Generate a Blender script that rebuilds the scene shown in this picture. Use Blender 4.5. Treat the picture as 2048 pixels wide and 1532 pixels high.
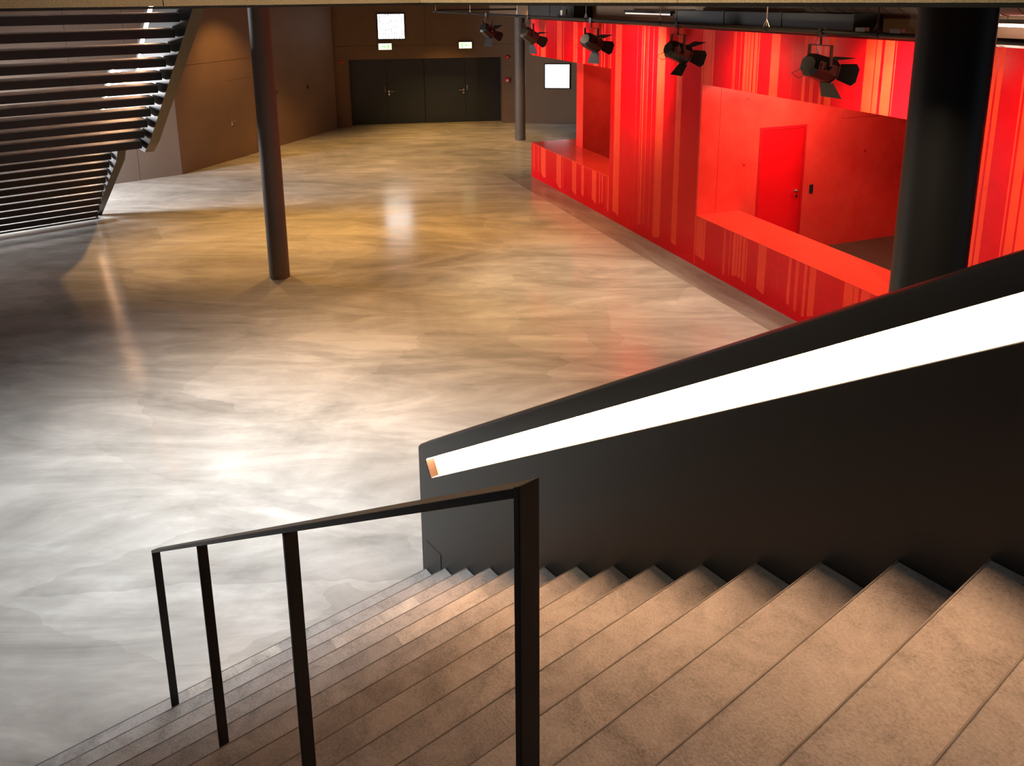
import bpy, bmesh, math, random
from mathutils import Matrix, Vector
for o in list(bpy.data.objects): bpy.data.objects.remove(o)
SC = bpy.context.scene
COL = SC.collection
R = math.radians

# ------------------------------------------------------------------ camera
cam_d = bpy.data.cameras.new('camera')
cam = bpy.data.objects.new('camera', cam_d); COL.objects.link(cam)
cam_d.sensor_fit = 'HORIZONTAL'; cam_d.sensor_width = 36.0
cam_d.lens = 1564.03/2048*36.0
cam_d.shift_y = -(766-353.94)/2048
cam_d.clip_start = .05; cam_d.clip_end = 200
EYE = 3.98995
cam.matrix_world = Matrix.Translation((0,0,EYE)) @ Matrix.Rotation(R(90-12.9475),4,'X') @ Matrix.Rotation(R(-.5312),4,'Z')
SC.camera = cam

# ------------------------------------------------------------------ world, exposure
w = bpy.data.worlds.new('world'); SC.world = w; w.use_nodes = True
w.node_tree.nodes['Background'].inputs[0].default_value = (.72,.85,1,1)
w.node_tree.nodes['Background'].inputs[1].default_value = .14
SC.view_settings.view_transform = 'Standard'
SC.view_settings.look = 'None'
SC.view_settings.exposure = 0.0
SC.view_settings.gamma = 1.0
SC.view_settings.use_curve_mapping = False

# ------------------------------------------------------------------ lights
def area(name, loc, target, sx, sy, power, col, spread=180):
    d = bpy.data.lights.new(name,'AREA'); d.shape='RECTANGLE'; d.size=sx; d.size_y=sy
    d.energy=power; d.color=col; d.spread=R(spread)
    o = bpy.data.objects.new(name,d); COL.objects.link(o)
    o.location=loc
    o.rotation_euler=(Vector(target)-Vector(loc)).to_track_quat('-Z','Y').to_euler()
    return o
def spot(name, loc, target, power, col, size=90, blend=.6, rad=.06):
    d = bpy.data.lights.new(name,'SPOT'); d.energy=power; d.color=col; d.spot_size=R(size); d.spot_blend=blend
    d.shadow_soft_size=rad
    o = bpy.data.objects.new(name,d); COL.objects.link(o)
    o.location=loc; o.rotation_euler=(Vector(target)-Vector(loc)).to_track_quat('-Z','Y').to_euler()
    return o
WARM=(1,.52,.14); DAY=(.92,.965,1)
area('daylight_over_stair_foot',(-2.5,5.55,4.2),(-2.3,5.9,0),3.0,.8,125,DAY,86)
area('daylight_corridor_window',(-11.9,13.75,1.7),(-5.0,15.3,0),.8,2.0,680,(.97,.97,1),120)
area('fascia_fill',(-2.0,-.16,6.8),(.1,3.9,4.5),1.4,1.4,62,(1,.76,.48),58)  # added unseen warm fill aimed at the beam fascia
DOWN=[(-1.9,23.3,1000),(-4.3,20.4,900),(-5.0,12.9,950),(-1.4,8.3,900),(-2.4,17.6,820),(-.4,13.8,700),(-2.9,13.2,720),(.2,20.2,460),(-6.2,16.6,260)]
for x,y,p in DOWN:
    spot('downlight_or_fill',(x,y,4.22),(x,y,0),p,WARM,90,1,.08)
spot('downlight_or_fill',(.7,10.6,4.22),(.7,10.6,0),900,(1,.70,.40),64,1,.08)
spot('downlight_or_fill',(1.3,7.4,4.22),(3.3,8.9,.3),400,(1,.74,.50),80,1,.08)  # added wash to brighten the near lower red wall, no fixture seen
spot('downlight_or_fill',(-.4,12.0,4.22),(1.9,13.0,.5),220,(1,.74,.50),80,1,.08)  # added wash for the far lower red wall, likewise unseen
spot('downlight_or_fill',(1.5,7.6,4.25),(4.9,8.9,3.80),70,(1,.66,.34),100,1,.08)  # added near-level fill to brighten the brown upstand, near part
spot('downlight_or_fill',(-.6,13.0,4.25),(2.4,15.6,3.80),50,(1,.66,.34),100,1,.08)  # same added fill for the far part of the upstand
spot('downlight_or_fill',(-6.0,18.6,4.22),(-7.1,19.6,1.2),260,WARM,80,.9,.08)

# ------------------------------------------------------------------ materials
MATS={}
def nodes(name):
    m=bpy.data.materials.new(name); m.use_nodes=True; MATS[name]=m
    nt=m.node_tree; b=nt.nodes['Principled BSDF']
    return m,nt,b
def N(nt,t,**kw):
    n=nt.nodes.new(t)
    for k,v in kw.items():
        if k in n.inputs: n.inputs[k].default_value=v
        else: setattr(n,k,v)
    return n
def coords(nt, scale=(1,1,1), rot=(0,0,0)):
    tc=N(nt,'ShaderNodeTexCoord'); mp=N(nt,'ShaderNodeMapping')
    mp.inputs['Scale'].default_value=scale; mp.inputs['Rotation'].default_value=rot
    nt.links.new(tc.outputs['Object'],mp.inputs['Vector']); return mp.outputs['Vector']
def ramp(nt,fac,stops):
    r=N(nt,'ShaderNodeValToRGB'); e=r.color_ramp.elements
    while len(e)<len(stops): e.new(.5)
    for i,(p,c) in enumerate(stops): e[i].position=p; e[i].color=(*c,1) if len(c)==3 else c
    nt.links.new(fac,r.inputs[0]); return r.outputs[0]
def noise(nt,vec,scale,detail=4,rough=.55,dist=0):
    n=N(nt,'ShaderNodeTexNoise'); n.inputs['Scale'].default_value=scale; n.inputs['Detail'].default_value=detail
    n.inputs['Roughness'].default_value=rough; n.inputs['Distortion'].default_value=dist
    nt.links.new(vec,n.inputs['Vector']); return n.outputs['Fac']
def math_(nt,op,a,b=None,c=None):
    n=N(nt,'ShaderNodeMath',operation=op)
    for i,x in enumerate((a,b,c)):
        if x is None: continue
        if isinstance(x,(int,float)): n.inputs[i].default_value=x
        else: nt.links.new(x,n.inputs[i])
    return n.outputs[0]
def mixc(nt,fac,a,b,mode='MIX'):
    n=N(nt,'ShaderNodeMix',data_type='RGBA',blend_type=mode)
    for s,x in ((0,fac),(6,a),(7,b)):
        if isinstance(x,(int,float)): n.inputs[s].default_value=x
        elif isinstance(x,tuple): n.inputs[s].default_value=(*x,1)
        else: nt.links.new(x,n.inputs[s])
    return n.outputs[2]
def bump(nt,b,h,strength,dist=.01):
    n=N(nt,'ShaderNodeBump'); n.inputs['Strength'].default_value=strength; n.inputs['Distance'].default_value=dist
    nt.links.new(h,n.inputs['Height']); nt.links.new(n.outputs[0],b.inputs['Normal'])
def plain(name,col,rough=.5,var=.12,scale=6,metal=0,spec=.5,bmp=0):
    m,nt,b=nodes(name); v=coords(nt); f=noise(nt,v,scale,5)
    lo=tuple(c*(1-var) for c in col); hi=tuple(min(1,c*(1+var)) for c in col)
    nt.links.new(ramp(nt,f,[(.3,lo),(.7,hi)]),b.inputs['Base Color'])
    b.inputs['Roughness'].default_value=rough; b.inputs['Metallic'].default_value=metal
    b.inputs['Specular IOR Level'].default_value=spec
    if bmp: bump(nt,b,noise(nt,v,scale*20,3),bmp,.002)
    return m
def glow(name,col,strength):
    m,nt,b=nodes(name); v=coords(nt); f=noise(nt,v,3,2)
    b.inputs['Base Color'].default_value=(.8,.8,.8,1)
    nt.links.new(ramp(nt,f,[(.3,tuple(c*.97 for c in col)),(.7,col)]),b.inputs['Emission Color'])
    b.inputs['Emission Strength'].default_value=strength
    return m

def floor_material(name, tint=1.0):
    m,nt,b=nodes(name)
    v=coords(nt); big=noise(nt,v,.33,5,.6,1.6)
    va=coords(nt,(.34,1.25,1),(0,0,R(14))); streak=noise(nt,va,.9,7,.62,2.6)
    vo=N(nt,'ShaderNodeTexVoronoi'); vo.inputs['Scale'].default_value=.75; vo.inputs['Randomness'].default_value=1
    vw=coords(nt,(.7,1.3,1),(0,0,R(-24)))
    nz=N(nt,'ShaderNodeTexNoise'); nz.inputs['Scale'].default_value=1.7; nz.inputs['Detail'].default_value=3; nt.links.new(vw,nz.inputs['Vector'])
    vadd=N(nt,'ShaderNodeVectorMath',operation='ADD')
    vs=N(nt,'ShaderNodeVectorMath',operation='SCALE'); vs.inputs['Scale'].default_value=.5; nt.links.new(nz.outputs['Color'],vs.inputs[0])
    nt.links.new(vw,vadd.inputs[0]); nt.links.new(vs.outputs[0],vadd.inputs[1]); nt.links.new(vadd.outputs[0],vo.inputs['Vector'])
    patch=N(nt,'ShaderNodeSeparateColor'); nt.links.new(vo.outputs['Color'],patch.inputs[0])
    fine=noise(nt,v,9,6,.7,.6); arcs=noise(nt,coords(nt,(.8,2.4,1),(0,0,R(-12))),1.6,5,.6,2.2)
    s=math_(nt,'MULTIPLY_ADD',streak,.62,math_(nt,'MULTIPLY_ADD',big,.45,math_(nt,'MULTIPLY_ADD',patch.outputs[0],.09,math_(nt,'MULTIPLY_ADD',arcs,.12,math_(nt,'MULTIPLY',fine,.03)))))
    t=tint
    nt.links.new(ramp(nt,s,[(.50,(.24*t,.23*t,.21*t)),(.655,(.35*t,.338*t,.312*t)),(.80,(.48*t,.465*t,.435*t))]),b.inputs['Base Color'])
    rr=N(nt,'ShaderNodeMapRange'); rr.inputs['From Min'].default_value=.3; rr.inputs['From Max'].default_value=.9
    rr.inputs['To Min'].default_value=.11; rr.inputs['To Max'].default_value=.24; nt.links.new(s,rr.inputs['Value'])
    nt.links.new(rr.outputs[0],b.inputs['Roughness'])
    bump(nt,b,streak,.03,.02)
    return m
floor_material('polished_concrete'); floor_material('floor_dark_tint',.60)

def stripe_material(name):
    m,nt,b=nodes(name)
    tc=N(nt,'ShaderNodeTexCoord'); sp=N(nt,'ShaderNodeSeparateXYZ'); nt.links.new(tc.outputs['Object'],sp.inputs[0])
    x=math_(nt,'ADD',sp.outputs[0],sp.outputs[1]); z=sp.outputs[2]
    def n1(scale,det,off):
        n=N(nt,'ShaderNodeTexNoise',noise_dimensions='1D'); n.inputs['Scale'].default_value=scale; n.inputs['Detail'].default_value=det; n.inputs['Roughness'].default_value=.75
        nt.links.new(math_(nt,'ADD',x,off),n.inputs['W']); return n.outputs['Fac']
    bars=math_(nt,'GREATER_THAN',n1(2.3,4,5.2),.535)
    low=math_(nt,'GREATER_THAN',z,math_(nt,'MULTIPLY_ADD',n1(2.6,0,11.3),.22,.05))
    mask=math_(nt,'MULTIPLY',bars,low)
    v=coords(nt); wear=noise(nt,v,5,6,.7,.4)
    deep=ramp(nt,wear,[(.3,(.56,.0008,.0050)),(.75,(.68,.0022,.0080))])
    lite=ramp(nt,wear,[(.3,(.74,.034,.014)),(.75,(.86,.058,.022))])
    nt.links.new(mixc(nt,mask,deep,lite),b.inputs['Base Color'])
    rg=math_(nt,'MULTIPLY_ADD',mask,.18,.28); nt.links.new(rg,b.inputs['Roughness']); b.inputs['Specular IOR Level'].default_value=.24
    bump(nt,b,noise(nt,v,40,3),.05,.003)
    return m
stripe_material('striped_red_lacquer')
def redcon(name,lo,hi,rough):
    m,nt,b=nodes(name); v=coords(nt); f=noise(nt,v,2.2,7,.65,.3)
    nt.links.new(ramp(nt,f,[(.3,lo),(.7,hi)]),b.inputs['Base Color'])
    b.inputs['Roughness'].default_value=rough
    vv=N(nt,'ShaderNodeTexVoronoi'); vv.inputs['Scale'].default_value=14; nt.links.new(v,vv.inputs['Vector'])
    bump(nt,b,ramp(nt,vv.outputs['Distance'],[(.0,(0,0,0)),(.12,(1,1,1))]),.12,.004)
    return m
redcon('red_concrete',(.72,.026,.018),(.82,.048,.032),.26)
plain('red_bench',(.80,.045,.026),.10,.06,3)
plain('red_door_paint',(.70,.003,.006),.30,.04,3)
plain('red_frame_paint',(.55,.004,.008),.35,.04,3)
plain('brown_wall',(.185,.115,.070),.62,.08,1.2,bmp=.05)
plain('taupe_wall',(.20,.155,.125),.65,.07,1.2,bmp=.05)
plain('column_paint',(.105,.086,.076),.6,.08,2)
plain('column_dark',(.022,.021,.021),.45,.08,2)
plain('black_steel',(.008,.008,.008),.42,.1,4)
plain('graphite_panel',(.027,.027,.027),.40,.05,2)
plain('graphite_tread',(.028,.027,.027),.5,.1,4)
plain('door_graphite',(.022,.033,.050),.36,.10,1.2)
plain('nosing_shade',(.15,.135,.12),.6,.25,9)  # dark tone stands for contact shade at the step edges
plain('chrome',(.75,.72,.68),.22,.04,8,1)
plain('black_plastic',(.012,.012,.012),.45,.1,8)
plain('red_plastic',(.55,.01,.02),.35,.05,8)
plain('white_plastic',(.75,.74,.70),.45,.05,8)
plain('grey_plastic',(.22,.24,.26),.5,.05,8)
plain('duct_metal',(.16,.15,.14),.42,.1,5,.6)
plain('dark_duct',(.030,.030,.031),.6,.1,3)
plain('dark_wood',(.060,.038,.026),.35,.2,4)
plain('ceiling_paint',(.10,.085,.07),.8,.1,1)
plain('lamp_black',(.014,.014,.014),.42,.15,12)
plain('cable_grey',(.35,.33,.30),.35,.1,12,.5)
plain('recess_copper',(.035,.017,.011),.5,.15,14)
def fascia(name):
    m,nt,b=nodes(name); v=coords(nt); f=noise(nt,v,160,4,.7); g=noise(nt,v,2,3)
    c=ramp(nt,f,[(.35,(.20,.155,.09)),(.52,(.36,.29,.18)),(.68,(.50,.42,.28))])
    nt.links.new(mixc(nt,.25,c,ramp(nt,g,[(.3,(.25,.2,.12)),(.7,(.42,.36,.25))])),b.inputs['Base Color'])
    b.inputs['Roughness'].default_value=.9; bump(nt,b,f,.3,.004); return m
fascia('acoustic_board')
def tread_mat(name):
    m,nt,b=nodes(name); v=coords(nt)
    fine=noise(nt,v,120,4,.7); mid=noise(nt,v,6,6,.65,.5)
    tc=N(nt,'ShaderNodeTexCoord'); sp=N(nt,'ShaderNodeSeparateXYZ'); nt.links.new(tc.outputs['Object'],sp.inputs[0])
    k=math_(nt,'FLOOR',math_(nt,'DIVIDE',math_(nt,'ADD',sp.outputs[2],-.02),.17))
    cell=math_(nt,'FLOOR',math_(nt,'MULTIPLY_ADD',k,.37,math_(nt,'MULTIPLY',sp.outputs[1],1.9)))
    wn=N(nt,'ShaderNodeTexWhiteNoise',noise_dimensions='2D'); cv=N(nt,'ShaderNodeCombineXYZ'); nt.links.new(cell,cv.inputs[0]); nt.links.new(k,cv.inputs[1]); nt.links.new(cv.outputs[0],wn.inputs['Vector'])
    pt=ramp(nt,wn.outputs['Value'],[(.0,(.80,.80,.82)),(.6,(.92,.92,.93)),(.86,(.98,.98,.98)),(.89,(1.22,1.20,1.15))])
    r1=nt.nodes[-1]
    base=ramp(nt,math_(nt,'MULTIPLY_ADD',fine,.45,math_(nt,'MULTIPLY',mid,.55)),[(.36,(.13,.122,.113)),(.5,(.27,.256,.238)),(.64,(.37,.352,.328))])
    nt.links.new(mixc(nt,1.0,base,pt,'MULTIPLY'),b.inputs['Base Color'])
    b.inputs['Roughness'].default_value=.55
    bump(nt,b,math_(nt,'ADD',fine,noise(nt,v,45,3)),.35,.004)
    return m
tread_mat('stone_tread')
glow('strip_light',(1,.54,.29),72)
glow('lightbox_white',(.93,.97,1),7)
glow('tube_light',(1,.90,.72),22)
glow('tube_dim',(1,.86,.72),.7)
glow('lens_glow',(1,.85,.62),30)
def lightbox_print(name):
    m,nt,b=nodes(name); tc=N(nt,'ShaderNodeTexCoord'); mp=N(nt,'ShaderNodeMapping'); nt.links.new(tc.outputs['Object'],mp.inputs[0])
    sp=N(nt,'ShaderNodeSeparateXYZ'); nt.links.new(mp.outputs[0],sp.inputs[0])
    col=math_(nt,'PINGPONG',math_(nt,'MULTIPLY',sp.outputs[0],1),.042)
    line=math_(nt,'LESS_THAN',col,.016)
    vn=coords(nt,(12,1,16)); d=noise(nt,vn,1.0,2,.6)
    dash=math_(nt,'GREATER_THAN',d,.49)
    mk=math_(nt,'MULTIPLY',line,dash)
    c=mixc(nt,mk,(.93,.97,1),(.03,.032,.036))
    nt.links.new(c,b.inputs['Emission Color']); b.inputs['Emission Strength'].default_value=6
    return m
lightbox_print('lightbox_text')
glow('exit_glow',(1,.93,.50),2.0)
glow('exit_green',(.30,.85,.30),1.1)

# ------------------------------------------------------------------ mesh helpers
class MB:
    def __init__(s): s.v=[]; s.f=[]
    def add(s,vs,fs):
        o=len(s.v); s.v+= [tuple(p) for p in vs]; s.f+=[tuple(i+o for i in q) for q in fs]; return s
    def box(s,x0,x1,y0,y1,z0,z1):
        return s.add([(x0,y0,z0),(x1,y0,z0),(x1,y1,z0),(x0,y1,z0),(x0,y0,z1),(x1,y0,z1),(x1,y1,z1),(x0,y1,z1)],
          [(0,3,2,1),(4,5,6,7),(0,1,5,4),(1,2,6,5),(2,3,7,6),(3,0,4,7)])
    def loft(s,sections,close=True,caps=True):
        n=len(sections[0]); vs=[p for q in sections for p in q]; fs=[]
        for i in range(len(sections)-1):
            for j in range(n if close else n-1):
                a=i*n+j; b=i*n+(j+1)%n; fs.append((a,b,b+n,a+n))
        if caps: fs.append(tuple(reversed(range(n)))); fs.append(tuple(range((len(sections)-1)*n,len(sections)*n)))
        return s.add(vs,fs)
    def tube(s,pts,r,n=12,r2=None):
        pts=[Vector(p) for p in pts]; secs=[]
        for i,p in enumerate(pts):
            d=(pts[min(i+1,len(pts)-1)]-pts[max(i-1,0)]).normalized()
            up=Vector((0,0,1)) if abs(d.z)<.9 else Vector((1,0,0))
            a=d.cross(up).normalized(); b=d.cross(a)
            rr=r if r2 is None else r+(r2-r)*i/(len(pts)-1)
            secs.append([p+a*rr*math.cos(t*2*math.pi/n)+b*rr*math.sin(t*2*math.pi/n) for t in range(n)])
        return s.loft(secs)
    def cyl(s,x,y,z0,z1,r,n=40): return s.tube([(x,y,z0),(x,y,z1)],r,n)
    def plate(s,pts,th):
        pts=[Vector(p) for p in pts]; nrm=(pts[1]-pts[0]).cross(pts[2]-pts[1]).normalized()*th/2
        return s.loft([[p-nrm for p in pts],[p+nrm for p in pts]])
    def xf(s,M): s.v=[tuple(M@Vector(p)) for p in s.v]; return s
    def build(s,name,mat,parent=None,smooth=False,bevel=0,loc=None):
        me=bpy.data.meshes.new(name); me.from_pydata(s.v,[],s.f); me.update()
        bm=bmesh.new(); bm.from_mesh(me); bmesh.ops.recalc_face_normals(bm,faces=bm.faces); bm.to_mesh(me); bm.free()
        me.materials.append(MATS[mat])
        if smooth: me.shade_smooth(); me.set_sharp_from_angle(angle=R(35))
        o=bpy.data.objects.new(name,me); COL.objects.link(o)
        if parent: o.parent=parent
        if loc: o.location=loc
        if bevel:
            b=o.modifiers.new('bevel','BEVEL'); b.width=bevel; b.segments=2; b.limit_method='ANGLE'
        return o
def tag(o,label=None,cat=None,group=None,kind=None):
    for k,v in (('label',label),('category',cat),('group',group),('kind',kind)):
        if v: o[k]=v
    return o
def empty(name,loc=(0,0,0),rz=0,**kw):
    o=bpy.data.objects.new(name,None); COL.objects.link(o); o.location=loc; o.rotation_euler=(0,0,rz); o.empty_display_size=.2
    return tag(o,**kw)
def Bx(*a): return MB().box(*a)

# frames: hall stair (x uphill towards the camera, y to the right), red block (x along the face towards the camera, y into it)
W0=Vector((-.613,4.638,0)); SROT=R(-53.1019)
P0=Vector((.446,17.436,0)); RROT=R(-69.576)
SM=Matrix.Translation(W0)@Matrix.Rotation(SROT,4,'Z')
RM=Matrix.Translation(P0)@Matrix.Rotation(RROT,4,'Z')
G=.25633; RI=.17

# ================================================================== setting
fl=Bx(-16,12,-6,29,-.2,0).build('floor','polished_concrete'); tag(fl,'polished grey concrete floor with trowel swirls across the hall','floor',kind='structure')
fs=MB().loft([[(-.4,-.58,.0),(-.4,0,.0),(-.4,0,.003),(-.4,-.58,.003)],[(14,-.42,.0),(14,0,.0),(14,0,.003),(14,-.42,.003)]]).build('floor_strip','floor_dark_tint')  # thin band along the red wall, floor colour tinted darker
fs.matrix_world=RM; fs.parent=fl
def wall_between(name,a,b,z0,z1,mat,label,th=.2,side=1):
    a=Vector((*a,0)); b=Vector((*b,0)); L=(b-a).length
    e=empty(name,a,math.atan2(b.y-a.y,b.x-a.x),label=label,cat='wall',kind='structure'); return e,L
# taupe wall behind the far stair
e,L=wall_between('wall_left',(-15.0,12.09),(-7.74,17.934),0,4.3,'taupe_wall','pale taupe panelled wall behind the far open staircase')
cuts=[0,L-5.2,L-3.6,L-2.05,L-.92,L]
for i in range(len(cuts)-1): Bx(cuts[i]+.004,cuts[i+1]-.004,0,.2,0,4.3).build('wall_panel','taupe_wall',e)
Bx(0,L,.03,.22,0,4.3).build('wall_core','taupe_wall',e)
# brown wall with the concealed door
e,L=wall_between('wall_left_far',(-7.74,17.934),(-5.473,24.314),0,4.3,'brown_wall','brown panelled wall with flush concealed door, left of the double doors')
D0,D1=1.78,2.80
for x0,x1,z0,z1 in ((0,D0-.006,0,2.505),(D1+.006,L,0,4.3),(D0-.006,D1+.006,2.012,2.505),(0,D1,2.515,4.3)):
    Bx(x0,x1,0,.2,z0,z1).build('wall_panel','brown_wall',e)
Bx(0,L,.03,.22,0,4.3).build('wall_core','brown_wall',e)
d3=empty('door_3',e.location,e.rotation_euler.z,label='flush brown concealed door beside the slim column',cat='door',kind='structure')
lf=Bx(D0,D1,.003,.06,.01,2.006).build('door_leaf','brown_wall',d3)
def lever(parent,x,y,z,dirx,s=1):
    h=MB().tube([(x,y,z),(x,y-.05*s,z)],.009*s,10).tube([(x,y-.05*s,z),(x+dirx*.12*s,y-.05*s,z)],.009*s,10).build('handle','chrome',parent,True)
    MB().tube([(x,y+.001,z),(x,y-.012*s,z)],.026*s,16).build('rosette','chrome',parent,True)
    MB().tube([(x,y+.001,z-.075*s),(x,y-.010*s,z-.075*s)],.024*s,16).build('lock_rosette','chrome',parent,True)
lever(lf,D0+.10,.003,.98,1)
for i,(x,z) in enumerate(((3.79,1.49),(5.30,1.48))):
    k=empty('wall_switch',e.matrix_basis@Vector((x,0,z)),e.rotation_euler.z,label=('small black wall switch just right of the slim column','small black wall switch on brown wall nearer the double doors')[i],cat='switch',group='switches on the brown wall')
    Bx(-.04,.04,-.015,0,-.05,.05).build('cover_plate','black_plastic',k,bevel=.003); Bx(-.015,.015,-.022,-.014,-.025,.025).build('rocker','lamp_black',k)

# back wall with recess for the doors
BA=Vector((-5.102,24.583,0)); BR=R(7.511)
e=empty('wall_back',BA,BR,label='dark brown back wall around the recessed black double doors',cat='wall',kind='structure')
dx0,dx1,dh=.02,4.86,2.13
for x0,x1,z0,z1 in ((-.46,dx0,0,2.545),(dx1,5.45,0,2.545),(dx0,dx1,dh,2.545),(-.46,2.425,2.553,4.3),(2.433,5.45,2.553,4.3)):
    Bx(x0,x1,0,.25,z0,z1).build('wall_panel','brown_wall',e)
Bx(-.46,5.45,.03,.25,2.5,4.3).build('wall_core','brown_wall',e)
Bx(dx0-.2,dx0,.25,.7,0,2.6).build('reveal','brown_wall',e); Bx(dx1,dx1+.2,.25,.7,0,2.6).build('reveal','brown_wall',e)
Bx(dx0-.2,dx1+.2,.25,.7,dh,2.6).build('lintel','brown_wall',e); Bx(dx0-.2,dx1+.2,.62,.75,0,2.6).build('back_panel','black_steel',e)
def double_door(name,x0,x1,seam,hdir,label):
    d=empty(name,BA,BR,label=label,cat='door',kind='structure')
    la=Bx(x0,seam-.004,.5,.56,.01,dh).build('door_leaf','door_graphite',d); lb=Bx(seam+.004,x1,.5,.56,.01,dh).build('door_leaf','door_graphite',d)
    act,pas=(lb,la) if hdir>0 else (la,lb)
    sx=seam+hdir*.06; lever(act,sx,.5,1.06,hdir,1.25)
    MB().tube([(seam-hdir*.06,.5,1.05),(seam-hdir*.06,.45,1.05),(seam-hdir*.06,.45,1.22)],.011,8).build('bolt_handle','chrome',pas,True)
    return d
double_door('door_1',dx0,2.37,1.175,1,'left black double door of the recess in the back wall')
double_door('door_2',2.385,dx1,3.70,-1,'right black double door of the recess in the back wall')

def on_back(name,x,z,**kw): return empty(name,Matrix.Translation(BA)@Matrix.Rotation(BR,4,'Z')@Vector((x,0,z)),BR,**kw)
k=on_back('light_box',1.395,2.765,label='square white light box with rows of print above the double doors',cat='light box')
Bx(-.44,.44,-.035,0,-.03,.79).build('frame','black_steel',k); Bx(-.40,.40,-.040,-.02,.0,.745).build('lit_panel','lightbox_text',k)
for i,x in enumerate((1.185,3.69)):
    k=on_back('exit_sign',x,2.42,label=('glowing exit sign under the square light box','glowing exit sign above the right double door')[i],cat='exit sign',group='exit signs over the doors')
    Bx(-.215,.215,-.07,0,-.005,.215).build('housing','black_plastic',k,bevel=.004)
    face=Bx(-.20,.20,-.078,-.06,.01,.20).build('lit_face','exit_glow',k)
    sgn=1 if i==0 else -1
    MB().plate([(x_*sgn,-.080,z_) for x_,z_ in ((-.12,.085),(-.03,.085),(-.03,.055),(.04,.105),(-.03,.155),(-.03,.125),(-.12,.125))],.003).build('arrow_mark','exit_green',face)
    Bx(*(sorted((.07*sgn,.13*sgn))),-.081,-.079,.04,.17).build('door_mark','exit_green',face)
for x,z,lab,kind in ((-.18,2.07,'small round red alarm beacon left of the double doors',0),(5.02,2.13,'small round red alarm beacon right of the double doors',0),(5.015,1.39,'square red fire alarm call point beside the doors',1)):
    k=on_back('fire_alarm',x,z,label=lab,cat='fire alarm',group='fire alarm devices beside the doors')
    if kind==0:
        MB().tube([(0,0,0),(0,-.035,0)],.065,20).build('base','red_plastic',k,True); MB().tube([(0,-.035,0),(0,-.075,0)],.045,20,.03).build('dome','red_plastic',k,True)
        Bx(-.012,.03,-.078,-.072,-.012,.012).build('marking','white_plastic',k)
    else:
        Bx(-.075,.075,-.05,0,-.075,.075).build('housing','red_plastic',k,bevel=.008); Bx(-.035,.035,-.056,-.045,-.045,.025).build('push_plate','white_plastic',k)

# right-hand back wall
e,L=wall_between('wall_back_right',(.30,25.29),(9.0,24.25),0,4.3,'brown_wall','brown wall with lit white square behind the red block')
Bx(0,L,0,.2,0,4.3).build('wall_panel','brown_wall',e)
ang=e.rotation_euler.z
k=empty('light_box',(1.478,24.70-.0,1.13),ang,label='plain white square light box low on the wall left of the red block',cat='light box')
k.location=(e.matrix_basis@Vector((1.19,0,1.14)))
Bx(-.42,.42,-.035,0,-.04,.78).build('frame','black_steel',k); Bx(-.385,.385,-.040,-.02,.0,.74).build('lit_panel','lightbox_white',k)

# ceiling pieces round the stair voids
c=empty('ceiling',W0,SROT,label='dark ceiling slab over the hall',cat='ceiling',kind='structure')
for a in ((-32,-9.0,-14,18),(-9.0,-3.0,.5,18),(-9.0,-3.0,-14,-4.2),(-3.0,-.16,-14,18),(-.16,10,.5,18),(-.16,10,-14,-4.2)):
    Bx(a[0],a[1],a[2],a[3],4.3,4.42).build('ceiling_panel','ceiling_paint',c)
# fascia of the void over the near stair
t=empty('trim_1',W0,SROT,label='speckled beige edge beam with dark lower flange along top of view',cat='beam',kind='structure')
zb=3.962
for a in ((-.33,-.15,-7.0,-1.283),(-.33,-.15,-1.278,.19)):
    Bx(a[0],a[1],a[2],a[3],zb,4.75).build('beam_panel','acoustic_board',t)
for a in ((-.33,1.885),(1.890,9.5)):
    Bx(a[0],a[1],.195,.36,zb,4.75).build('beam_panel','acoustic_board',t)
Bx(-.36,-.152,-7,.36,zb-.014,zb-.002).build('lower_flange','black_steel',t); Bx(-.152,9.5,.197,.36,zb-.014,zb-.002).build('lower_flange','black_steel',t)
# enclosing walls outside the picture
e,L=wall_between('wall_left_near',(-10.5,-6),(-15.0,12.09),0,4.3,'taupe_wall','plain taupe side wall left of the near stair')
Bx(0,L,0,.2,0,4.3).build('wall_panel','taupe_wall',e)
e,L=wall_between('wall_front',(12,-6),(-10.5,-6),0,4.3,'taupe_wall','plain taupe wall behind the near stair')
Bx(0,L,-.2,0,0,4.3).build('wall_panel','taupe_wall',e)

# ------------------------------------------------------------------ columns
def column(x,y,label,mat):
    o=MB().cyl(x,y,0,4.3,.146,48).build('column',mat,None,True)
    me=o.data
    for v in me.vertices: v.co.x-=x; v.co.y-=y
    o.location=(x,y,0)
    return tag(o,label,'column')
column(-3.44,10.93,'slim round dark brown column standing free on the open floor','column_paint')
column(.252,22.1,'slim round brown column far off beside the double doors','column_paint')
column(1.816,3.238,'thick looking black round column close behind the near balustrade','column_dark')

# ================================================================== red block
rb=empty('wall_right',P0,RROT,label='glossy red block with vertical barcode stripes, benches and deep openings',cat='wall',kind='structure')
S='striped_red_lacquer'; ZT=3.52; HB=.785; HO=2.745
T1,T2,T3,T4=3.79,6.60,10.72,15.0
Bx(0,T1,0,.26,HO,ZT).build('canopy',S,rb)
Bx(T1,T2-.02,0,.9,0,ZT).build('front_wall',S,rb)
Bx(T2-.02,T3,0,.26,HO,ZT).build('bulkhead',S,rb)
Bx(T3,T4,0,6,0,ZT).build('front_wall',S,rb)
Bx(T1,T2-.02,.9,6,0,ZT).build('side_core','red_concrete',rb)
Bx(0,T1,0,.77,0,HB-.012).build('bench',S,rb); Bx(0,.74,.77,2.6,0,HB-.012).build('bench',S,rb)
MB().loft([[(-.006,-.004,z),(T1,-.004,z),(T1,.77,z),(.74,.77,z),(.74,2.6,z),(-.006,2.6,z)] for z in (HB-.010,HB)]).build('bench_top','red_bench',rb)
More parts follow.
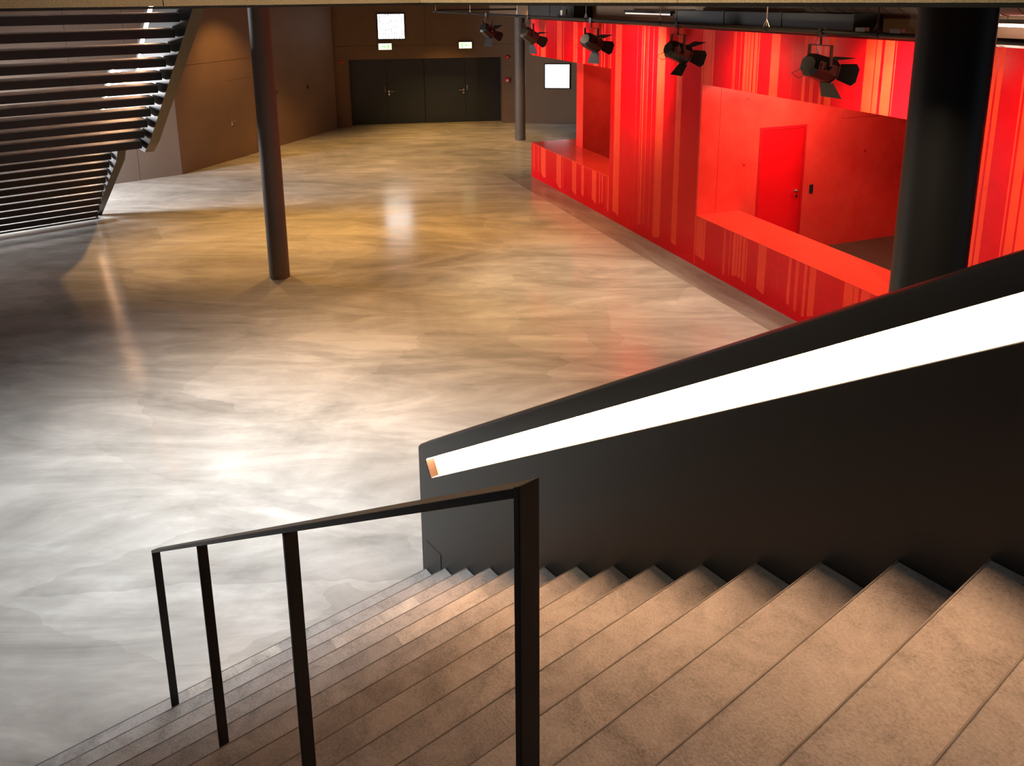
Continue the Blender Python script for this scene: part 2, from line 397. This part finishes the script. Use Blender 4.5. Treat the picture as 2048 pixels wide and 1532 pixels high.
Bx(T2,T3,0,.75,0,HB-.006).build('parapet',S,rb)
Bx(T2,T3,-.004,.75,HB-.004,HB+.006).build('parapet_top','red_bench',rb)
Bx(.74,1.07,.77,6,0,3.4).build('partition','red_concrete',rb)
Bx(0,T3,.26,6,3.40,ZT).build('roof','red_concrete',rb)
Bx(.74,T3,5.9,6,0,3.4).build('rear_wall','red_concrete',rb)
Bx(T2,T3,.75,5.9,0,.012).build('room_floor','dark_wood',rb); Bx(1.07,T1,.77,5.9,0,.012).build('room_floor','dark_wood',rb)
# side wall of the deep opening: concrete panels
ND0,ND1,DH=1.06,1.93,2.04
for n0,n1,z0,z1 in ((.002,.328,0,3.4),(.334,ND0,0,3.4),(ND0,ND1,DH,3.4),(ND1,2.600,0,3.4),(2.606,5.9,0,2.085),(2.606,5.9,2.091,3.4)):
    Bx(T2-.03,T2,n0,n1,z0,z1).build('concrete_panel','red_concrete',rb)
for n,z in ((.80,2.49),(.80,1.49),(3.13,1.53),(2.9,2.35),(3.9,1.2)):
    MB().tube([(T2-.002,n,z),(T2+.003,n,z)],.022,16).build('tie_hole','red_frame_paint',rb,True)
d4=empty('door_4',P0,RROT,label='flat red door inside the deep opening of the red block',cat='door',kind='structure')
for a in ((ND0,ND0+.045,0,DH),(ND1-.045,ND1,0,DH),(ND0+.045,ND1-.045,DH-.045,DH)): Bx(T2-.03,T2+.008,a[0],a[1],a[2],a[3]).build('door_frame','red_frame_paint',d4)
lf4=Bx(T2-.03,T2+.001,ND0+.049,ND1-.049,.01,DH-.049).build('door_leaf','red_door_paint',d4)
hx,hn,hz=T2+.001,ND1-.115,1.0
MB().tube([(hx,hn,hz),(hx+.05,hn,hz)],.009,10).tube([(hx+.05,hn+.01,hz),(hx+.05,hn-.12,hz)],.009,10).build('handle','chrome',lf4,True)
MB().tube([(hx,hn,hz),(hx+.01,hn,hz)],.026,16).build('rosette','chrome',lf4,True); MB().tube([(hx,hn,hz-.085),(hx+.01,hn,hz-.085)],.024,16).build('lock_rosette','chrome',lf4,True)
for z in (.35,1.72): MB().tube([(T2+.012,ND0+.02,z-.045),(T2+.012,ND0+.02,z+.045)],.009,8).build('hinge','red_frame_paint',d4,True)
k=empty('wall_switch',RM@Vector((T2,2.10,1.0)),RROT,label='black switch plate beside the red door',cat='switch')
Bx(0,.012,-.035,.035,-.07,.07).build('cover_plate','black_plastic',k,bevel=.003)
for z in (-.04,0,.04): Bx(.010,.017,-.014,.014,z-.012,z+.012).build('rocker','lamp_black',k)
# lights inside the block (hung under its roof)
area('room_light',RM@Vector((7.25,1.3,3.36)),RM@Vector((6.6,1.2,2.5)),.2,2.2,120,(1,.84,.64))
area('room_light',RM@Vector((9.2,.9,3.37)),RM@Vector((9.2,.6,0)),1.8,.25,22,(1,.78,.55),100)
area('room_light',RM@Vector((1.75,1.7,3.36)),RM@Vector((1.07,1.5,2.5)),.2,1.2,16,(1,.72,.5))

# bulkhead and services above the red block
bw=empty('wall_upper_right',P0,RROT,label='brown concrete upstand above the red block',cat='wall',kind='structure')
Bx(-6,16,1.1,1.3,ZT,4.3).build('upstand','brown_wall',bw); Bx(-6,16,.98,1.1,3.86,4.3).build('ledge','brown_wall',bw)
for x0,x1,z0,z1,lab in ((-1.7,.9,ZT+.002,3.9,'dark rectangular duct above the far end of the red block'),(4.85,8.75,ZT+.002,3.755,'long dark rectangular duct on top of the red block')):
    k=empty('air_duct',RM@Vector((x0,.62,z0)),RROT,label=lab,cat='duct',group='ducts over the red block')
    L=x1-x0; Bx(0,L,0,.34,0,z1-z0).build('duct_body','dark_duct',k)
    n=max(2,int(L/1.2))
    for i in range(n+1): Bx(i*(L-.03)/n,i*(L-.03)/n+.03,-.012,.35,0,z1-z0+.01).build('duct_flange','dark_duct',k)
sd=empty('spiral_duct',RM@Vector((8.0,.62,3.945)),RROT,label='round spiral duct under the ceiling at upper right',cat='duct')
MB().tube([(0,0,0),(7,0,0)],.17,32).build('duct_body','duct_metal',sd,True)
rib=MB(); pts=[]
for i in range(30*16+1):
    a=i/16*2*math.pi; pts.append((.23*i/16,.172*math.cos(a),.172*math.sin(a)))
rib.tube(pts,.006,5).build('spiral_seam','lamp_black',sd,True)
for i,(x0,x1,lab) in enumerate(((2.55,4.22,'thin fluorescent tube above the middle of the red block'),(10.15,12.2,'thin fluorescent tube right of the thick column'))):
    k=empty('tube_lamp',RM@Vector((x0,.93,3.67)),RROT,label=lab,cat='lamp',group='tube lamps over the red block')
    L=x1-x0; Bx(0,L,-.03,.05,.022,.06).build('batten','lamp_black',k); MB().tube([(.02,0,0),(L-.02,0,0)],.014,12).build('tube','tube_light' if i else 'tube_dim',k,True)
    for x in (0,L-.02): Bx(x,x+.02,-.02,.02,-.02,.03).build('lamp_holder','lamp_black',k)
    for x in (.3,L-.3): MB().tube([(x,.01,.06),(x,.01,.63)],.004,6).build('hanger','lamp_black',k)
k=empty('sensor_box',RM@Vector((.50,.50,3.60)),RROT,label='small cream sensor box in front of the dark duct',cat='sensor')
Bx(-.05,.05,0,.09,0,.11).build('housing','white_plastic',k,bevel=.005); MB().tube([(0,.045,.11),(0,.045,.70)],.006,6).build('stem','lamp_black',k)

# ================================================================== lighting pipe and stage lamps
NP=-1.2; ZP=3.648
pp=empty('lighting_pipe',RM@Vector((-3.71,NP,ZP)),RROT,label='long black lighting pipe hung in front of the red wall',cat='pipe')
MB().tube([(0,0,0),(18.2,0,0)],.0242,16).build('pipe','lamp_black',pp,True)
MB().tube([(0,.05,.03),(0,4.4,.03)],.0242,12).build('cross_pipe','lamp_black',pp,True)
for t_ in (-3.5,-.6,2.3,5.23,7.38,9.46,10.92,12.9):
    x=t_+3.71; h=MB().tube([(x,0,.03),(x,0,4.3-ZP)],.006,6).tube([(x,0,.10),(x+.05,0,.02)],.006,6).tube([(x,0,.10),(x-.05,0,.02)],.006,6).build('hanger','cable_grey' if t_<10 else 'lamp_black',pp,True)
    MB().tube([(x-.025,0,0),(x+.025,0,0)],.031,14).build('pipe_clamp','lamp_black',pp,True)
for x in (14.40,14.78): Bx(x,x+.11,-.02,.03,.02,.055).build('connector','grey_plastic',pp)

def stage_lamp(t_,yaw,tilt,s,label,aim_power,flaps,size=100,loop=None,col=(1,.78,.52)):
    k=empty('stage_lamp',RM@Vector((t_,NP,ZP)),RROT+R(yaw),label=label,cat='stage lamp',group='stage lamps on the pipe')
    # clamp and yoke
    MB().box(-.02,.02,-.035,.035,-.045,.032).tube([(0,0,-.04),(0,0,-.115)],.010,8).build('hook_clamp','lamp_black',k)
    zc=-.30*s-.03; hw=.135*s
    y=MB()
    y.box(-hw,hw,-.016,.016,-.125,-.118)
    for sx in (-1,1):
        y.box(sx*hw-.005,sx*hw+.005,-.018,.018,zc-.01,-.118)
    yk=y.build('yoke','lamp_black',k,bevel=.003)
    for sx in (-1,1): MB().tube([(sx*hw,0,zc),(sx*(hw+.03),0,zc)],.018,12).build('tilt_knob','lamp_black',yk,True)
    M=Matrix.Translation((0,0,zc))@Matrix.Rotation(R(-tilt),4,'X')
    def oct_(yy,rx,rz): return [(rx*math.cos(R(22.5+45*i))/math.cos(R(22.5)),yy,rz*math.sin(R(22.5+45*i))/math.cos(R(22.5))) for i in range(8)]
    b=MB().loft([oct_(-.15*s,.085*s,.07*s),oct_(-.12*s,.115*s,.105*s),oct_(.07*s,.122*s,.112*s),oct_(.115*s,.122*s,.112*s)]); body=b.xf(M).build('body','lamp_black',k)
    frm=MB().loft([oct_(.114*s,.128*s,.118*s),oct_(.135*s,.128*s,.118*s)]).xf(M).build('front_frame','lamp_black',k)
    MB().tube([(0,.130*s,0),(0,.139*s,0)],.088*s,28).xf(M).build('lens','lens_glow',body,True)
    for i in (-1,1):
        for q in range(3): Bx(i*.119*s-.004,i*.119*s+.004,(-.10+q*.05)*s,(-.075+q*.05)*s,-.03*s,.03*s).xf(M).build('cooling_fin','black_plastic',body)
    # barn doors: hinge line at front frame, angle = opening from axis
    y0=.138*s; h=.112*s; Lf=.17*s
    for side,ang in flaps.items():
        a=R(ang); o=Vector((math.cos(a),math.sin(a)))  # forward, outward
        w0,w1=(.085*s,.125*s) if side in 'tb' else (.075*s,.105*s)
        prof=[(-w0,0),(w0,0),(w1,Lf*.8),(w1*.6,Lf),(-w1*.6,Lf),(-w1,Lf*.8)] if side in 'lr' else [(-w0,0),(w0,0),(w1,Lf),(-w1,Lf)]
        P=[]
        for u,v in prof:
            f=y0+v*o.x; d=h+v*o.y
            P.append({'t':(u,f,d),'b':(u,f,-d),'r':(d,f,u),'l':(-d,f,u)}[side])
        MB().plate(P,.003).xf(M).build('barn_door','lamp_black',frm)
    MB().tube([M@Vector((-.03,-.02,.11*s)),(.0,-.07,-.10),(.02,-.05,-.02),(.04,0,.03)],.0035,6).build('safety_cable','cable_grey',k,True)
    if loop:
        n=22; rr=loop; c0=Vector((.06*s,.02,zc+.11*s))
        MB().tube([(c0.x+rr*math.sin(i/n*5.6)*.9, c0.y-.10, c0.z+rr*.35-rr*math.cos(i/n*5.6)) for i in range(n+1)],.003,6).build('power_cord','cable_grey',k,True)
    MB().tube([(-.05,-.16*s,zc),( -.12,-.22*s,zc-.05),(-.10,-.15,zc-.10),(-.05,-.10,zc-.06)],.004,6).build('power_lead','lamp_black',k,True)
    d=bpy.data.lights.new('lamp_beam','SPOT'); d.energy=aim_power; d.color=col; d.spot_size=R(size); d.spot_blend=1; d.shadow_soft_size=.06
    o=bpy.data.objects.new('lamp_beam',d); COL.objects.link(o); o.parent=k
    o.matrix_local=M@Matrix.Translation((0,.16*s,0))@Matrix.Rotation(R(90),4,'X')
    return k
stage_lamp(.55,25,32,1.0,'black stage lamp farthest along the pipe, against the brown back wall',120,{'t':60,'l':70,'r':28,'b':75})
stage_lamp(2.89,14,32,1.0,'black stage lamp in front of the slim far column',100,{'t':40,'r':35,'b':45,'l':60})
stage_lamp(5.42,20,22,1.0,'black stage lamp middle of the five, over the bright red wall',400,{'t':38,'r':38,'b':80,'l':45})
stage_lamp(7.81,2,20,1.0,'black stage lamp with a looping grey cord, left of nearest one',130,{'t':38,'r':38,'b':108,'l':45},loop=.12)
stage_lamp(10.26,4,16,1.0,'large black stage lamp nearest the thick column, barn doors open',370,{'t':20,'r':45,'b':45,'l':50},size=90)
stage_lamp(13.4,50,22,1.0,'added black stage lamp out of view at the near end of the pipe',600,{'t':38,'r':40,'b':70,'l':50},size=95)  # added lamp, out of view, to light the red wall past the column

# ================================================================== stairs
LAT=-4.0
st=empty('staircase',W0,SROT,label='wide grey stone staircase descending to the hall in the foreground',cat='staircase')
rnd=random.Random(4)
for k_ in range(1,25):
    x0=(k_-1)*G; x1=k_*G+.03
    sp_=Bx(x0,x1,LAT,-.002,max(0,RI*(k_-1)-.03),RI*k_).build('step','stone_tread',st,bevel=.007)
    Bx(x0-.001,x0+.0032,LAT,-.004,RI*k_-.012,RI*k_+.0006).build('nosing_line','nosing_shade',sp_)  # thin dark line painting the contact shade along each step edge
# balustrade, profile lofted along the slope with a lit recess
bal=empty('balustrade',W0,SROT,label='black balustrade wall with glowing recessed handrail beside the near stair',cat='balustrade')
TAN=RI/G
def nose(s): return RI+s*TAN
def section(s,prof,slant=0,off=0,floor0=0):
    out=[]
    for l,h in prof:
        ss=s-(h-.68)*slant if h>-.2 else s
        z=nose(ss)+h+off
        out.append((ss,l,max(floor0,z)))
    return out
PF=[(0,-.32),(0,.68),(.0001,.68),(.0001,.832),(0,.832),(0,.932),(.006,.945),(.02,.952),(.10,.952),(.115,.945),(.12,.93),(.12,-.32)]
PN=[(0,-.32),(0,.68),(.062,.68),(.062,.832),(0,.832),(0,.932),(.006,.945),(.02,.952),(.10,.952),(.115,.945),(.12,.93),(.12,-.32)]
m=MB(); m.loft([section(-.045,PF),section(.104,PF,.42)]); m.loft([section(.104,PN,.42),section(.6,PN),section(6.0,PN)])
m.build('wall_panel','graphite_panel',bal,True)
ST=[(.008,.824),(.058,.824),(.058,.830),(.008,.830)]
RF=[(.058,.682),(.0605,.682),(.0605,.830),(.058,.830)]
MB().loft([section(.106,ST,.42),section(.6,ST),section(6.0,ST)]).build('light_strip','strip_light',bal)
MB().loft([section(.106,RF,.42),section(.6,RF),section(6.0,RF)]).build('reflector','white_plastic',bal)
LEDGE=[(.002,.6802),(.058,.6802),(.058,.684),(.002,.684)]
MB().loft([section(.108,LEDGE,.42),section(6.0,LEDGE)]).build('recess_sill','white_plastic',bal)
EC=[(.002,.684),(.057,.684),(.057,.829),(.002,.829)]
MB().loft([section(.1045,EC,.42),section(.1075,EC,.42)]).build('recess_end','recess_copper',bal)
MB().plate([(s,-.002,z) for s,z in ((.02,.20),(.20,.26),(.20,.40),(.02,.40))],.003).build('cover_plate','graphite_panel',bal)
# handrail with flat posts
hr=empty('handrail',SM@Vector((.209,-1.703,RI)),SROT,label='slim black flat-bar handrail with four posts in the middle of the stair',cat='handrail')
WT,WR=.038,.014
for i in range(4):
    s=i*4*G; top=.945+s*TAN+.209*TAN+(.022 if i==3 else 0)
    if i<3: Bx(s-.001,s+WR,0,WT,i*4*RI,top).build('post','black_steel',hr,bevel=.002)
    else: MB().loft([[(s-.001,0,z0),(s+WR,0,z0+dz),(s+WR,WT,z0+dz),(s-.001,WT,z0)] for z0,dz in ((i*4*RI,0),(.942+(s+.208)*TAN+.0175,WR*TAN))]).build('post','black_steel',hr,bevel=.002)
S1=12*G-.002; zz=lambda s: .942+(s+.209)*TAN
MB().loft([[(-.002,0,zz(0)),(-.002,WT,zz(0)),(-.002,WT,zz(0)+.017),(-.002,0,zz(0)+.017)],[(S1+.002,0,zz(S1)),(S1+.002,WT,zz(S1)),(S1+.002,WT,zz(S1)+.017),(S1+.002,0,zz(S1)+.017)]]).build('rail','black_steel',hr,bevel=.002)

# far open staircase
B0=SM@Vector((-11.524,-.013,0)); 
fs_=empty('open_staircase',(B0.x,B0.y,0),SROT,label='dark open-riser steel staircase with landing at left, seen from below',cat='staircase')
GR,RR_,TD=.2585,.172,.285
LW=-4.2
def tread(s_back,z): 
    tr_=Bx(s_back-TD,s_back,LW,-.03,z-.10,z-.012).build('tread','graphite_tread',fs_)
    Bx(s_back-TD,s_back,LW,-.03,z-.012,z).build('tread_top','stone_tread',tr_)
LO0=(-.42,.030); UP0=(4.50,2.32)
for j in range(11): tread(LO0[0]+j*GR,LO0[1]+j*.1757)
for j in range(10): tread(UP0[0]+j*GR,UP0[1]+j*RR_)
Bx(2.40,4.27,LW,-.03,2.04,2.136).build('landing','graphite_tread',fs_); Bx(2.40,4.27,LW,-.03,2.136,2.148).build('landing_top','stone_tread',fs_)
def sect2(s,zb_,hb,prof):
    return [(s,l,max(0.0,zb_+h) if h>-.25 else max(0.0,zb_+hb)) for l,h in prof]
# nosing level along the run: lower flight, landing, upper flight
def zlow(s): return LO0[1]+(s+TD-LO0[0])*RR_/GR
def zup(s): return UP0[1]+(s+TD-UP0[0])*RR_/GR
pts=[(-.72,zlow(-.72),-.62),(2.15,zlow(2.15),-.40),(2.6,2.148+.02,-.19),(4.25,2.148+.02,-.19),(4.62,zup(4.62),-.42),(7.4,zup(7.4),-.42)]
pf=[(0,-.3)]+PN[1:-1]+[(.12,-.3)]
ob=empty('balustrade',(B0.x,B0.y,0),SROT,label='black balustrade of the open staircase with glowing handrail recess',cat='balustrade')
MB().loft([sect2(s,z,hb,pf) for s,z,hb in pts]).build('wall_panel','graphite_panel',ob,True)
MB().loft([sect2(s,z,hb,ST) for s,z,hb in pts]).build('light_strip','strip_light',ob)
MB().loft([sect2(s,z,hb,RF) for s,z,hb in pts]).build('reflector','white_plastic',ob)
MB().loft([sect2(s,z,hb,LEDGE) for s,z,hb in pts]).build('recess_sill','white_plastic',ob)
